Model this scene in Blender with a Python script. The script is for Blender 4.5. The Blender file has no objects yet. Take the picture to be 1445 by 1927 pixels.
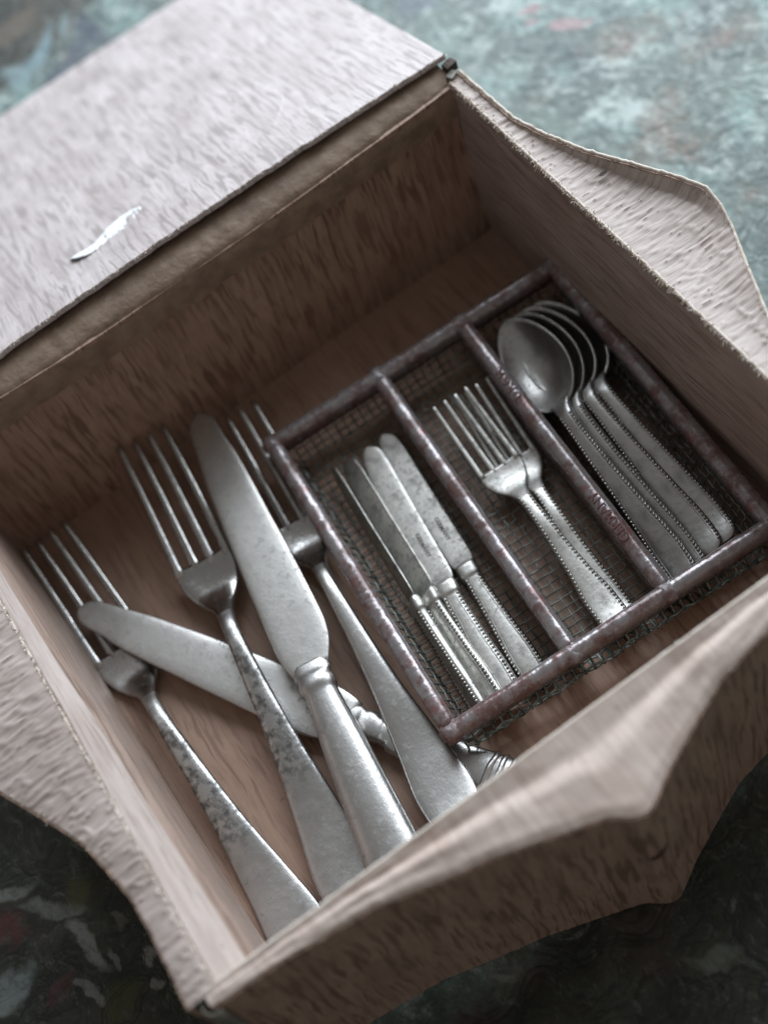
import bpy, bmesh, math, random
import numpy as np
from mathutils import Vector, Matrix, noise

random.seed(7)
scene = bpy.context.scene
col = scene.collection
MM = 0.001
R = math.radians

# ------------------------------------------------------------------ camera
cam_d = bpy.data.cameras.new('camera')
cam = bpy.data.objects.new('camera', cam_d)
col.objects.link(cam)
rot = Matrix(((0.81258956, 0.57686126, -0.08324233),
              (-0.52736066, 0.66689408, -0.52644375),
              (-0.24817119, 0.47168143, 0.8461251)))
cam.matrix_world = Matrix.Translation((0.072459, -0.135458, 0.430738)) @ rot.to_4x4()
cam_d.sensor_fit = 'VERTICAL'
cam_d.sensor_height = 36.0
cam_d.lens = 51.38
cam_d.clip_start = 0.01
cam_d.clip_end = 50
cam_d.dof.use_dof = True
cam_d.dof.focus_distance = 0.452
cam_d.dof.aperture_fstop = 5.6
cam_d.dof.aperture_blades = 0
scene.camera = cam

# ------------------------------------------------------------------ world, window light, exposure
world = bpy.data.worlds.new('World')
scene.world = world
world.use_nodes = True
wbg = world.node_tree.nodes['Background']
wbg.inputs['Color'].default_value = (1.0, 0.96, 0.92, 1)
wbg.inputs['Strength'].default_value = 0.21


def window_light(name, loc, target, sx, sy, power, color):
    d = bpy.data.lights.new(name, 'AREA')
    d.shape = 'RECTANGLE'
    d.size, d.size_y = sx, sy
    d.energy = power
    d.color = color
    o = bpy.data.objects.new(name, d)
    col.objects.link(o)
    o.location = loc
    o.rotation_euler = (Vector(target) - Vector(loc)).to_track_quat('-Z', 'Y').to_euler()
    return o


# a window beyond the table, ahead of the photographer
window_light('window_light', (0.98, 1.10, 0.80), (0.12, 0.12, 0.0), 1.6, 1.3, 55.0, (0.85, 0.92, 1.0))

vs = scene.view_settings
vs.view_transform = 'Standard'
vs.look = 'None'
vs.exposure = 0.0
vs.gamma = 1.0
vs.use_curve_mapping = False
scene.render.engine = 'CYCLES'
scene.cycles.use_denoising = True
scene.cycles.max_bounces = 8

# ------------------------------------------------------------------ lettering, made first while the scene is empty
def letter_mesh(txt, size, depth, spacing):
    cu_ = bpy.data.curves.new('lettering_curve', 'FONT')
    cu_.body = txt
    cu_.size = size * MM
    cu_.extrude = depth * MM
    cu_.align_x = 'CENTER'
    cu_.align_y = 'CENTER'
    cu_.space_character = spacing
    cu_.resolution_u = 3
    cu_.offset = 0.06 * MM
    tmp = bpy.data.objects.new('lettering_tmp', cu_)
    col.objects.link(tmp)
    dg = bpy.context.evaluated_depsgraph_get()
    me_ = bpy.data.meshes.new_from_object(tmp.evaluated_get(dg))
    bpy.data.objects.remove(tmp)
    bpy.data.curves.remove(cu_)
    return me_


LETTERS = {'rim1': letter_mesh('GERMANY', 4.4, 0.22, 1.02), 'rim2': letter_mesh('D.R.G.M.', 4.0, 0.22, 1.0), 'knife': letter_mesh('GERMANY', 2.1, 0.04, 1.05)}


def text_mesh(name, key, mat, parent, origin, rdir, updir):
    me_ = LETTERS[key].copy()
    me_.name = name
    r_, u_ = Vector(rdir).normalized(), Vector(updir)
    u_ = (u_ - r_ * u_.dot(r_)).normalized()
    n_ = r_.cross(u_)
    for v in me_.vertices:
        q = v.co.copy()
        v.co = Vector(origin) * MM + r_ * q.x + u_ * q.y + n_ * q.z
    return link(name, me_, mat, parent, False)


# ------------------------------------------------------------------ node helpers


class NT:
    def __init__(self, name):
        self.m = bpy.data.materials.new(name)
        self.m.use_nodes = True
        self.t = self.m.node_tree
        self.b = self.t.nodes['Principled BSDF']

    def n(self, typ, **kw):
        o = self.t.nodes.new(typ)
        for k, v in kw.items():
            setattr(o, k, v)
        return o

    def put(self, sock, v):
        if hasattr(v, 'is_output') or isinstance(v, bpy.types.NodeSocket):
            self.t.links.new(v, sock)
        else:
            sock.default_value = v

    def set(self, key, v):
        self.put(self.b.inputs[key], v)

    def coord(self, which='Object'):
        return self.n('ShaderNodeTexCoord').outputs[which]

    def mapping(self, vec, scale=(1, 1, 1), loc=(0, 0, 0), rot=(0, 0, 0)):
        m = self.n('ShaderNodeMapping')
        self.put(m.inputs['Vector'], vec)
        m.inputs['Scale'].default_value = scale
        m.inputs['Location'].default_value = loc
        m.inputs['Rotation'].default_value = rot
        return m.outputs[0]

    def noise(self, vec, scale=1.0, detail=3.0, rough=0.55, dist=0.0):
        o = self.n('ShaderNodeTexNoise')
        self.put(o.inputs['Vector'], vec)
        o.inputs['Scale'].default_value = scale
        o.inputs['Detail'].default_value = detail
        o.inputs['Roughness'].default_value = rough
        o.inputs['Distortion'].default_value = dist
        return o.outputs['Fac']

    def ramp(self, fac, stops):
        o = self.n('ShaderNodeValToRGB')
        cr = o.color_ramp
        while len(cr.elements) < len(stops):
            cr.elements.new(0.5)
        for e, (p, c) in zip(cr.elements, stops):
            e.position = p
            e.color = (c, c, c, 1) if isinstance(c, (int, float)) else (*c, 1)
        self.put(o.inputs['Fac'], fac)
        return o.outputs['Color']

    def mix(self, fac, a, b, mode='MIX'):
        o = self.n('ShaderNodeMix', data_type='RGBA', blend_type=mode)
        o.clamp_factor = True
        self.put(o.inputs[0], fac)
        for k, v in ((6, a), (7, b)):
            if isinstance(v, tuple) and len(v) == 3:
                v = (*v, 1)
            self.put(o.inputs[k], v)
        return o.outputs[2]

    def math(self, op, a, b=0.0, c=0.0, clamp=False):
        o = self.n('ShaderNodeMath', operation=op, use_clamp=clamp)
        self.put(o.inputs[0], a)
        self.put(o.inputs[1], b)
        self.put(o.inputs[2], c)
        return o.outputs[0]

    def bump(self, height, strength=0.3, dist=0.001, normal=None):
        o = self.n('ShaderNodeBump')
        o.inputs['Strength'].default_value = strength
        o.inputs['Distance'].default_value = dist
        self.put(o.inputs['Height'], height)
        if normal is not None:
            self.put(o.inputs['Normal'], normal)
        return o.outputs[0]


# ------------------------------------------------------------------ materials
def veneer(name, base, streak, pale, amount=1.0, fibre=0.25, rough=0.5, spec=0.4, streak_cut=(0.52, 0.585)):
    """printed wood-grain paper; UV is in metres, V runs along the grain"""
    k = NT(name)
    uv = k.coord('UV')
    wob = k.noise(k.mapping(uv, (90, 30, 1)), 1.0, 2.0)
    sh = k.n('ShaderNodeVectorMath', operation='ADD')
    k.put(sh.inputs[0], uv)
    cmb = k.n('ShaderNodeCombineXYZ')
    k.put(cmb.inputs[0], k.math('MULTIPLY', wob, 0.004))
    k.put(sh.inputs[1], cmb.outputs[0])
    v = sh.outputs[0]
    s1 = k.noise(k.mapping(v, (620, 44, 1)), 1.0, 2.5, 0.5)
    s3 = k.noise(k.mapping(v, (1500, 110, 1), (2.2, 0.7, 0)), 1.0, 2.0, 0.5)
    s2 = k.noise(k.mapping(v, (300, 16, 1), (3.1, 7.7, 0)), 1.0, 3.0, 0.55)
    dens = k.noise(k.mapping(uv, (30, 24, 1), (9.2, 1.3, 0)), 1.0, 2.0)
    m1 = k.ramp(s1, [(streak_cut[0], 0.0), (streak_cut[1], 1.0)])
    m2 = k.ramp(s2, [(0.46, 0.0), (0.66, 1.0)])
    m3 = k.ramp(s3, [(0.56, 0.0), (0.62, 1.0)])
    md = k.ramp(dens, [(0.30, 0.45), (0.60, 1.0)])
    blot = k.noise(k.mapping(uv, (45, 30, 1), (1.7, 4.1, 0)), 1.0, 4.0, 0.6)
    c = k.mix(k.ramp(blot, [(0.35, 0.0), (0.68, 1.0)]), base, pale)
    c = k.mix(k.math('MULTIPLY', m2, 0.42 * amount), c, streak)
    c = k.mix(k.math('MULTIPLY', k.math('MULTIPLY', m1, md), 0.85 * amount), c, streak)
    c = k.mix(k.math('MULTIPLY', k.math('MULTIPLY', m3, md), 0.40 * amount), c, streak)
    stain = k.noise(k.mapping(uv, (21, 19, 1), (5.5, 8.8, 0)), 1.0, 5.0, 0.65)
    c = k.mix(k.ramp(stain, [(0.58, 0.0), (0.76, 0.5)]), c, tuple(x * 0.5 for x in base))
    sp_ = k.noise(k.mapping(uv, (170, 120, 1), (6.1, 2.4, 0)), 1.0, 6.0, 0.7)
    c = k.mix(k.ramp(sp_, [(0.64, 0.0), (0.69, 0.55)]), c, tuple(x * 0.3 for x in base))
    fine = k.noise(k.mapping(uv, (1800, 1800, 1)), 1.0, 2.0)
    c = k.mix(k.math('MULTIPLY', fine, 0.25), c, tuple(min(1, x * 1.45) for x in base))
    k.set('Base Color', c)
    k.set('Roughness', k.math('MULTIPLY_ADD', blot, 0.25, rough - 0.12))
    k.set('Specular IOR Level', spec)
    fib = k.noise(k.mapping(uv, (1500, 120, 1)), 1.0, 3.0)
    lump = k.noise(k.mapping(uv, (70, 40, 1)), 1.0, 3.0)
    h = k.math('ADD', k.math('MULTIPLY', fib, 0.25), k.math('MULTIPLY', lump, 1.2))
    k.set('Normal', k.bump(h, fibre, 0.0012))
    return k.m


M = {}
M['paper'] = veneer('veneer_paper', (0.36, 0.245, 0.185), (0.125, 0.07, 0.05), (0.43, 0.30, 0.23))
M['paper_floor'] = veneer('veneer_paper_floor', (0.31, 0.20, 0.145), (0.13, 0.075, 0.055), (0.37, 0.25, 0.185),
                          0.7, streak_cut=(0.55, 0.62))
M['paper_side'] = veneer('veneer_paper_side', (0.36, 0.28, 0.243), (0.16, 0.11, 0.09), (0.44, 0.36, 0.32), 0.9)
M['paper_lid'] = veneer('veneer_paper_lid', (0.445, 0.395, 0.39), (0.24, 0.205, 0.20), (0.57, 0.525, 0.525), 1.0, 0.3, 0.42, 0.5,
                        streak_cut=(0.53, 0.585))
M['paper_front'] = veneer('veneer_paper_front', (0.50, 0.405, 0.35), (0.29, 0.21, 0.165), (0.62, 0.535, 0.485), 0.45, 0.45, 0.72, 0.2,
                          streak_cut=(0.50, 0.68))
M['paper_left_shade'] = veneer('veneer_paper_left_shade', (0.30, 0.222, 0.18), (0.13, 0.085, 0.065), (0.37, 0.285, 0.24), 0.9)  # darker copy of the box paper: shade on the left wall put into colour
M['paper_ledge'] = veneer('veneer_paper_ledge', (0.43, 0.365, 0.33), (0.23, 0.18, 0.155), (0.53, 0.465, 0.43), 0.75, 0.5, 0.52, 0.4,
                          streak_cut=(0.54, 0.60))


def simple(name, c1, c2, scale, rough=0.6, metallic=0.0, spec=0.5, bump=0.2, bs=None, dist=0.0008):
    k = NT(name)
    o = k.coord('Object')
    f = k.noise(o, scale, 4.0, 0.6)
    k.set('Base Color', k.mix(k.ramp(f, [(0.35, 0.0), (0.65, 1.0)]), c1, c2))
    k.set('Roughness', rough)
    k.set('Metallic', metallic)
    k.set('Specular IOR Level', spec)
    if bump:
        k.set('Normal', k.bump(k.noise(o, bs or scale * 3, 4.0), bump, dist))
    return k.m


M['kraft'] = simple('raw_kraft_edge', (0.62, 0.54, 0.46), (0.74, 0.68, 0.61), 300, 0.8)
M['tape'] = simple('hinge_tape', (0.20, 0.14, 0.10), (0.31, 0.23, 0.165), 140, 0.6, bump=0.5, bs=500)
M['scrap'] = simple('torn_white_paper', (0.70, 0.76, 0.76), (0.85, 0.88, 0.88), 200, 0.55)
M['cavity'] = simple('cavity_shade', (0.035, 0.025, 0.02), (0.08, 0.06, 0.045), 300, 0.8)  # dark colour painting the shade inside open card ends and the nail hole
M['tab'] = simple('grey_green_tab', (0.11, 0.11, 0.09), (0.24, 0.23, 0.19), 220, 0.6)
M['redmark'] = simple('dark_red_scuff', (0.09, 0.03, 0.025), (0.14, 0.06, 0.05), 300, 0.7)


def metal(name, base, dark, rough, spots=(0.60, 0.70), spot_scale=420, patina=(0.52, 0.75), patina_scale=70, seed=0.0, yband=None):
    k = NT(name)
    o = k.coord('Object')
    o = k.mapping(o, (1, 1, 1), (seed, seed * 2, seed * 3))
    big = k.noise(o, patina_scale, 5.0, 0.65)
    sp = k.noise(o, spot_scale, 3.0, 0.6)
    gr = k.noise(k.mapping(o, (2600, 900, 900)), 1.0, 2.0)
    pm = k.ramp(big, [(patina[0], 0.0), (patina[1], 1.0)])
    sm = k.ramp(sp, [(spots[0], 0.0), (spots[1], 1.0)])
    if yband:
        sy = k.n('ShaderNodeSeparateXYZ')
        k.put(sy.inputs[0], k.coord('Object'))
        yy = k.math('MULTIPLY', sy.outputs[1], 5.0)
        pm = k.math('MULTIPLY', pm, k.ramp(yy, [(yband[0] * 5, 0.0), (yband[1] * 5, 1.0), (yband[2] * 5, 1.0), (yband[3] * 5, 0.15)]))
    c = k.mix(k.math('MULTIPLY', pm, 0.85 if yband else 0.65), base, dark)
    c = k.mix(k.math('MULTIPLY', sm, 0.38), c, tuple(x * 0.55 for x in dark))
    k.set('Base Color', c)
    k.set('Metallic', 1.0)
    r = k.math('ADD', k.math('MULTIPLY', big, 0.22), rough - 0.11)
    r = k.math('ADD', r, k.math('MULTIPLY', sm, 0.15))
    k.set('Roughness', r)
    h = k.math('ADD', k.math('MULTIPLY', sp, 0.6), k.math('MULTIPLY', gr, 0.25))
    k.set('Normal', k.bump(h, 0.22, 0.0005))
    return k.m


M['steel'] = metal('aged_pewter', (0.53, 0.527, 0.515), (0.33, 0.325, 0.315), 0.35, (0.57, 0.66), 420, (0.47, 0.68), 75)
M['steel_head'] = metal('smooth_pewter', (0.44, 0.435, 0.42), (0.32, 0.315, 0.305), 0.22, (0.6, 0.7), 420, (0.5, 0.75), 75, 0.5)
M['steel_b'] = metal('spotted_blade', (0.56, 0.555, 0.535), (0.40, 0.39, 0.375), 0.42, (0.575, 0.625), 380, (0.46, 0.66), 80, 0.3)
M['steel_worn'] = metal('blotched_pewter', (0.53, 0.527, 0.515), (0.12, 0.12, 0.115), 0.35, (0.57, 0.66), 420, (0.42, 0.60), 300, 0.7, (0.045, 0.06, 0.10, 0.12))
M['steel_small'] = metal('tarnished_silver', (0.58, 0.575, 0.545), (0.22, 0.215, 0.205), 0.42, (0.56, 0.64), 650, (0.50, 0.66), 170, 0.11)
M['steel_spoon'] = metal('shaded_tarnished_silver', (0.46, 0.455, 0.44), (0.22, 0.215, 0.205), 0.35, (0.57, 0.66), 650, (0.48, 0.68), 130, 0.21)  # darker base holds both tarnish and the shade of the right wall
M['steel_dull'] = metal('dull_silver', (0.40, 0.395, 0.375), (0.18, 0.175, 0.165), 0.46, (0.57, 0.7), 800, (0.5, 0.7), 120, 0.9)
M['engrave'] = simple('dark_engraving', (0.10, 0.10, 0.095), (0.2, 0.2, 0.19), 800, 0.6, 0.6, bump=0)

# tray rim: brown lacquer worn through to grey metal, with pressed ripples
k = NT('worn_brown_lacquer')
o = k.coord('Object')
wear = k.noise(o, 95, 5.0, 0.65)
wear2 = k.noise(o, 380, 4.0, 0.6)
wf = k.ramp(k.math('ADD', k.math('MULTIPLY', wear, 0.75), k.math('MULTIPLY', wear2, 0.25)), [(0.41, 0.0), (0.57, 1.0)])
c = k.mix(k.noise(o, 150, 3.0), (0.115, 0.078, 0.073), (0.16, 0.092, 0.085))
c = k.mix(wf, c, (0.32, 0.305, 0.312))
c = k.mix(k.ramp(k.noise(k.mapping(o, (1, 1, 1), (4, 4, 4)), 170, 4.0, 0.6), [(0.56, 0.0), (0.66, 0.7)]), c, (0.20, 0.088, 0.08))
k.set('Base Color', c)
k.set('Metallic', k.math('MULTIPLY', wf, 0.55))
k.set('Roughness', k.math('MULTIPLY_ADD', wear2, 0.25, 0.13))
rip = k.noise(k.mapping(k.coord('UV'), (300, 14, 1)), 1.0, 1.5)
k.set('Normal', k.bump(k.math('ADD', rip, k.math('MULTIPLY', wear2, 0.18)), 0.22, 0.0016))
M['rim'] = k.m
M['rim_text'] = simple('dark_red_embossing', (0.11, 0.04, 0.04), (0.16, 0.075, 0.07), 500, 0.35, bump=0)

k = NT('green_grey_wire')
o = k.coord('Object')
k.set('Base Color', k.mix(k.ramp(k.noise(o, 260, 4.0), [(0.4, 0.0), (0.62, 1.0)]), (0.055, 0.08, 0.073), (0.25, 0.295, 0.275)))
k.set('Metallic', 0.35)
k.set('Roughness', 0.5)
M['wire'] = k.m

# ------------------------------------------------------------------ table material: old painted table top with flowers
k = NT('worn_painted_table')
o = k.coord('Object')
warp = k.n('ShaderNodeTexNoise')
k.put(warp.inputs['Vector'], o)
warp.inputs['Scale'].default_value = 55
warp.inputs['Detail'].default_value = 5
wsub = k.n('ShaderNodeVectorMath', operation='MULTIPLY_ADD')
k.put(wsub.inputs[0], warp.outputs['Color'])
wsub.inputs[1].default_value = (0.024, 0.024, 0)
k.put(wsub.inputs[2], o)
w = wsub.outputs[0]          # warped coordinates, offset by about (0.012, 0.012)
OFF = 0.012


def blob(cx, cy, rx, ry, ang=0.0, inner=0.6, warped=True):
    mp = k.n('ShaderNodeMapping', vector_type='TEXTURE')
    k.put(mp.inputs['Vector'], w if warped else o)
    off = OFF if warped else 0
    mp.inputs['Location'].default_value = (cx * MM + off, cy * MM + off, 0)
    mp.inputs['Rotation'].default_value = (0, 0, R(ang))
    mp.inputs['Scale'].default_value = (rx * MM, ry * MM, 1000)
    vl = k.n('ShaderNodeVectorMath', operation='LENGTH')
    k.put(vl.inputs[0], mp.outputs[0])
    ln = vl.outputs['Value']
    return ln, k.ramp(ln, [(0.0, 1.0), (inner, 1.0), (1.0, 0.0)])


def ringmask(ln, r, width):
    d = k.math('ABSOLUTE', k.math('SUBTRACT', ln, r))
    return k.ramp(d, [(0.0, 1.0), (width * 0.5, 1.0), (width, 0.0)])


n1 = k.noise(o, 22, 6.0, 0.68)
n2 = k.noise(k.mapping(o, (1, 1, 1), (3.3, 1.1, 0)), 48, 6.0, 0.7)
n3 = k.noise(k.mapping(o, (1, 1, 1), (7.3, 5.1, 0)), 19, 5.0, 0.66)
n4 = k.noise(k.mapping(o, (1, 0.55, 1), (2.3, 9.1, 0), (0, 0, 0.7)), 300, 5.0, 0.72)
n5 = k.noise(k.mapping(o, (1, 1, 1), (1.3, 4.1, 0)), 34, 6.0, 0.7)
n6 = k.noise(k.mapping(o, (1, 1, 1), (6.3, 2.1, 0)), 62, 3.0, 0.5, 1.2)
n7 = k.noise(k.mapping(o, (1, 1, 1), (8.3, 3.1, 0)), 85, 6.0, 0.65, 0.8)
c = k.mix(k.ramp(n1, [(0.38, 0.0), (0.60, 1.0)]), (0.05, 0.085, 0.083), (0.125, 0.175, 0.155))
c = k.mix(k.ramp(n5, [(0.50, 0.0), (0.62, 0.8)]), c, (0.20, 0.31, 0.285))
c = k.mix(k.ramp(n2, [(0.54, 0.0), (0.65, 0.85)]), c, (0.40, 0.475, 0.45))
c = k.mix(k.ramp(n3, [(0.54, 0.0), (0.64, 0.8)]), c, (0.15, 0.115, 0.085))
c = k.mix(k.ramp(n4, [(0.50, 0.0), (0.66, 0.7)]), c, (0.05, 0.075, 0.07))
c = k.mix(k.ramp(n7, [(0.58, 0.0), (0.66, 0.35)]), c, (0.46, 0.53, 0.50))
c = k.mix(k.ramp(n7, [(0.36, 0.6), (0.42, 0.0)]), c, (0.07, 0.095, 0.085))
c = k.mix(k.ramp(n4, [(0.32, 0.5), (0.44, 0.0)]), c, (0.42, 0.49, 0.46))
# painted dark leaf ground near and left, its colour deepened for shade there
for cx, cy, rx, ry, a in ((-70, 60, 75, 130, 0), (110, -75, 210, 70, 0), (-60, -80, 150, 90, 0), (125, 475, 62, 32, 20)):
    ln, m_ = blob(cx, cy, rx, ry, a, 0.78)
    dk = k.mix(k.ramp(n2, [(0.35, 0.0), (0.62, 1.0)]), (0.009, 0.010, 0.006), (0.034, 0.034, 0.021))
    dk = k.mix(k.ramp(n5, [(0.55, 0.0), (0.66, 0.7)]), dk, (0.055, 0.03, 0.022))
    dk = k.mix(k.ramp(n4, [(0.34, 0.5), (0.44, 0.0)]), dk, (0.10, 0.105, 0.085))
    dk = k.mix(k.ramp(n6, [(0.47, 0.0), (0.495, 0.75), (0.505, 0.75), (0.53, 0.0)]), dk, (0.006, 0.006, 0.005))
    dk = k.mix(k.ramp(n7, [(0.64, 0.0), (0.68, 0.6)]), dk, (0.15, 0.155, 0.14))
    c = k.mix(k.math('MULTIPLY', m_, 0.93), c, dk)
# motifs: pale scrolls, red petals, olive leaves
for cx, cy, rx, ry, a, cc, f in (
        (-49, 84, 3.4, 13, 55, (0.20, 0.215, 0.20), 0.8), (-46, 68, 3.6, 13, 15, (0.24, 0.255, 0.24), 0.9),
        (-73, 72, 9, 7, 0, (0.20, 0.24, 0.235), 0.75), (-66, 86, 8, 6, 0, (0.10, 0.03, 0.027), 0.7),
        (-40, 84, 7, 5, 20, (0.07, 0.075, 0.022), 0.7), (-43, 46, 9, 8, 0, (0.065, 0.07, 0.022), 0.7),
        (-28, 52, 3, 4, 0, (0.30, 0.31, 0.29), 0.7), (-60, 58, 6, 5, 30, (0.085, 0.03, 0.028), 0.6),
        (-62, 100, 14, 4, -20, (0.22, 0.24, 0.22), 0.7), (-33, 40, 4, 2.5, 40, (0.28, 0.29, 0.27), 0.7), (-52, 54, 7, 2, -40, (0.25, 0.26, 0.24), 0.6),
        (-38, 60, 5, 1.8, 70, (0.24, 0.25, 0.24), 0.6), (-30, 70, 5, 2, -60, (0.20, 0.21, 0.19), 0.5),
        (302, 276, 11, 6, -30, (0.42, 0.22, 0.235), 0.55), (295, 295, 5, 4, 0, (0.30, 0.10, 0.115), 0.6),
        (290, 288, 4, 3, 0, (0.32, 0.14, 0.15), 0.5), (109, -51, 9, 4, -30, (0.13, 0.145, 0.115), 0.7),
        (130, 431, 24, 8, 25, (0.045, 0.062, 0.09), 0.85), (148, 440, 7, 17, 10, (0.04, 0.055, 0.08), 0.8),
        (122, 452, 20, 6, 40, (0.17, 0.27, 0.30), 0.8), (106, 442, 6, 12, 20, (0.22, 0.32, 0.34), 0.7), (140, 455, 3, 12, -10, (0.2, 0.29, 0.3), 0.6),
        (122, 476, 20, 8, 10, (0.11, 0.085, 0.06), 0.7), (175, 420, 12, 8, 0, (0.20, 0.25, 0.21), 0.6),
        (265, 336, 12, 8, 0, (0.07, 0.10, 0.13), 0.75), (298, 214, 12, 9, 20, (0.19, 0.145, 0.115), 0.5),
        (150, 416, 60, 1.8, -2, (0.36, 0.22, 0.235), 0.5)):
    ln, m_ = blob(cx, cy, rx, ry, a, 0.6)
    m_ = k.math('MULTIPLY', m_, k.ramp(n4, [(0.34, 0.35), (0.5, 1.0)]))
    c = k.mix(k.math('MULTIPLY', m_, f), c, cc)
# black painted outlines of the flowers near the front
for cx, cy, r_, a in ((100, -60, 12, 0), (108, -64, 9, 30), (124, -52, 11, 60), (127, -42, 8, 0), (92, -66, 8, 20), (118, -68, 9, 50), (97, -55, 5, 0), (106, -58, 5, 40),
                      (-43, 44, 10, 0), (-34, 52, 6, 40), (-60, 62, 9, 20)):
    ln, m_ = blob(cx, cy, r_, r_ * 0.62, a, 0.6)
    rm = k.math('MAXIMUM', ringmask(ln, 0.95, 0.11), k.math('MULTIPLY', ringmask(ln, 0.68, 0.09), 0.8))
    rm = k.math('MULTIPLY', rm, k.ramp(n2, [(0.34, 0.3), (0.46, 1.0)]))
    c = k.mix(k.math('MULTIPLY', rm, 0.6), c, (0.006, 0.008, 0.007))
k.set('Base Color', c)
k.set('Roughness', k.math('MULTIPLY_ADD', n4, 0.30, 0.34))
k.set('Specular IOR Level', 0.4)
k.set('Normal', k.bump(k.math('ADD', k.math('ADD', k.math('MULTIPLY', n4, 0.6), n2), k.math('MULTIPLY', k.math('ABSOLUTE', k.math('SUBTRACT', n6, 0.5)), 5.0)), 0.28, 0.0014))
M['table'] = k.m

# ------------------------------------------------------------------ object helpers


def link(name, me, mat, parent=None, smooth=True):
    if mat:
        me.materials.append(M[mat] if isinstance(mat, str) else mat)
    o = bpy.data.objects.new(name, me)
    col.objects.link(o)
    if parent:
        o.parent = parent
    if smooth and len(me.polygons):
        me.polygons.foreach_set('use_smooth', [True] * len(me.polygons))
    return o


def raw(name, verts, faces, mat, parent=None, smooth=True, uvs=None):
    me = bpy.data.meshes.new(name)
    me.from_pydata([(v[0] * MM, v[1] * MM, v[2] * MM) for v in verts], [], faces)
    if uvs is not None:
        l = me.uv_layers.new(name='UVMap')
        for i, lp in enumerate(me.loops):
            u = uvs[lp.vertex_index]
            l.data[i].uv = (u[0] * MM, u[1] * MM)
    me.update()
    return link(name, me, mat, parent, smooth)


def sheet(name, fn, ni, nj, mat, parent, thick=1.2, uv=None, smooth=True, offset=0.0):
    """a bent sheet of card: fn(s, t) gives the point in mm for s, t in 0..1"""
    V, F, U = [], [], []
    for i in range(ni + 1):
        for j in range(nj + 1):
            s, t = i / ni, j / nj
            p = fn(s, t)
            V.append(p)
            U.append(uv(s, t, p) if uv else (p[0], p[1]))
    for i in range(ni):
        for j in range(nj):
            a = i * (nj + 1) + j
            F.append((a, a + nj + 1, a + nj + 2, a + 1))
    o = raw(name, V, F, mat, parent, smooth, U)
    if thick:
        md = o.modifiers.new('card_thickness', 'SOLIDIFY')
        md.thickness = thick * MM
        md.offset = offset
        es = o.modifiers.new('crisp_edges', 'EDGE_SPLIT')
        es.split_angle = R(50)
    return o


def empty(name, loc=(0, 0, 0), label=None, cat=None, group=None):
    o = bpy.data.objects.new(name, None)
    o.empty_display_size = 0.01
    col.objects.link(o)
    o.location = Vector(loc) * MM
    if label:
        o['label'] = label
    if cat:
        o['category'] = cat
    if group:
        o['group'] = group
    return o


def pchip(xs, ys):
    xs = np.array(xs, float)
    ys = np.array(ys, float)
    h = np.diff(xs)
    d = np.diff(ys) / h
    m = np.zeros_like(ys)
    m[0], m[-1] = d[0], d[-1]
    for i in range(1, len(xs) - 1):
        if d[i - 1] * d[i] > 0:
            w1, w2 = 2 * h[i] + h[i - 1], h[i] + 2 * h[i - 1]
            m[i] = (w1 + w2) / (w1 / d[i - 1] + w2 / d[i])

    def f(x):
        x = min(max(x, xs[0]), xs[-1])
        i = min(int(np.searchsorted(xs, x, 'right')) - 1, len(xs) - 2)
        t = (x - xs[i]) / h[i]
        return float((1 + 2 * t) * (1 - t) ** 2 * ys[i] + t * (1 - t) ** 2 * h[i] * m[i] + t * t * (3 - 2 * t) * ys[i + 1] + t * t * (t - 1) * h[i] * m[i + 1])
    return f


def table_fn(pts):
    return pchip([p[0] for p in pts], [p[1] for p in pts])


def sgn_pow(v, e):
    return math.copysign(abs(v) ** e, v)


def loft(name, rings, mat, parent, n=20, caps=(True, True), flat=(False, False)):
    """rings: (cx, y, cz, half width, half thickness, exponent, cross curve)"""
    V, F = [], []
    for (cx, y, cz, hw, ht, e, kc) in rings:
        for q in range(n):
            a = 2 * math.pi * q / n
            x = hw * sgn_pow(math.cos(a), 2 / e)
            z = ht * sgn_pow(math.sin(a), 2 / e)
            V.append((cx + x, y, cz + z + kc * x * x))
    nr = len(rings)
    for i in range(nr - 1):
        for q in range(n):
            a, b = i * n + q, i * n + (q + 1) % n
            F.append((a, b, b + n, a + n))
    flat_f = []
    for base, rev in ((0, False), ((nr - 1) * n, True)):
        if not caps[int(rev)]:
            continue
        cx, y, cz = rings[0 if not rev else -1][:3]
        V.append((cx, y, cz))
        c_ = len(V) - 1
        for q in range(n):
            a, b = base + q, base + (q + 1) % n
            if flat[int(rev)]:
                flat_f.append(len(F))
            F.append((a, b, c_) if rev else (b, a, c_))
    o_ = raw(name, V, F, mat, parent)
    for i in flat_f:
        o_.data.polygons[i].use_smooth = False
    return o_


def nz(x, y, z=0.0):
    return noise.noise(Vector((x, y, z)))


def pose(o, x, y, z, yaw=0.0, pitch=0.0, roll=0.0):
    o.rotation_mode = 'YXZ'
    o.location = Vector((x, y, z)) * MM
    o.rotation_euler = (R(pitch), R(roll), R(yaw))


# ================================================================== the table
ZT = -4.0
me = bpy.data.meshes.new('table')
me.from_pydata([(-1.2, -0.9, ZT * MM), (1.5, -0.9, ZT * MM), (1.5, 1.6, ZT * MM), (-1.2, 1.6, ZT * MM)], [], [(0, 1, 2, 3)])
table = link('table', me, 'table')
table['kind'] = 'structure'

# ================================================================== the cardboard box
W, D, H = 215.0, 208.0, 77.0
box = empty('cardboard_box', (107, 104, ZT), 'open cardboard box covered in wood-grain paper, its lid folded back', 'box')
BO = Vector((107, 104, ZT))


def bx(fn):
    return lambda s, t: Vector(fn(s, t)) - BO


sheet('base_panel', bx(lambda s, t: (s * W, t * D, 0.35 * nz(s * 6, t * 6))), 50, 50, 'paper_floor', box, 2.4,
      lambda s, t, p: (s * W, t * D))
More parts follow.
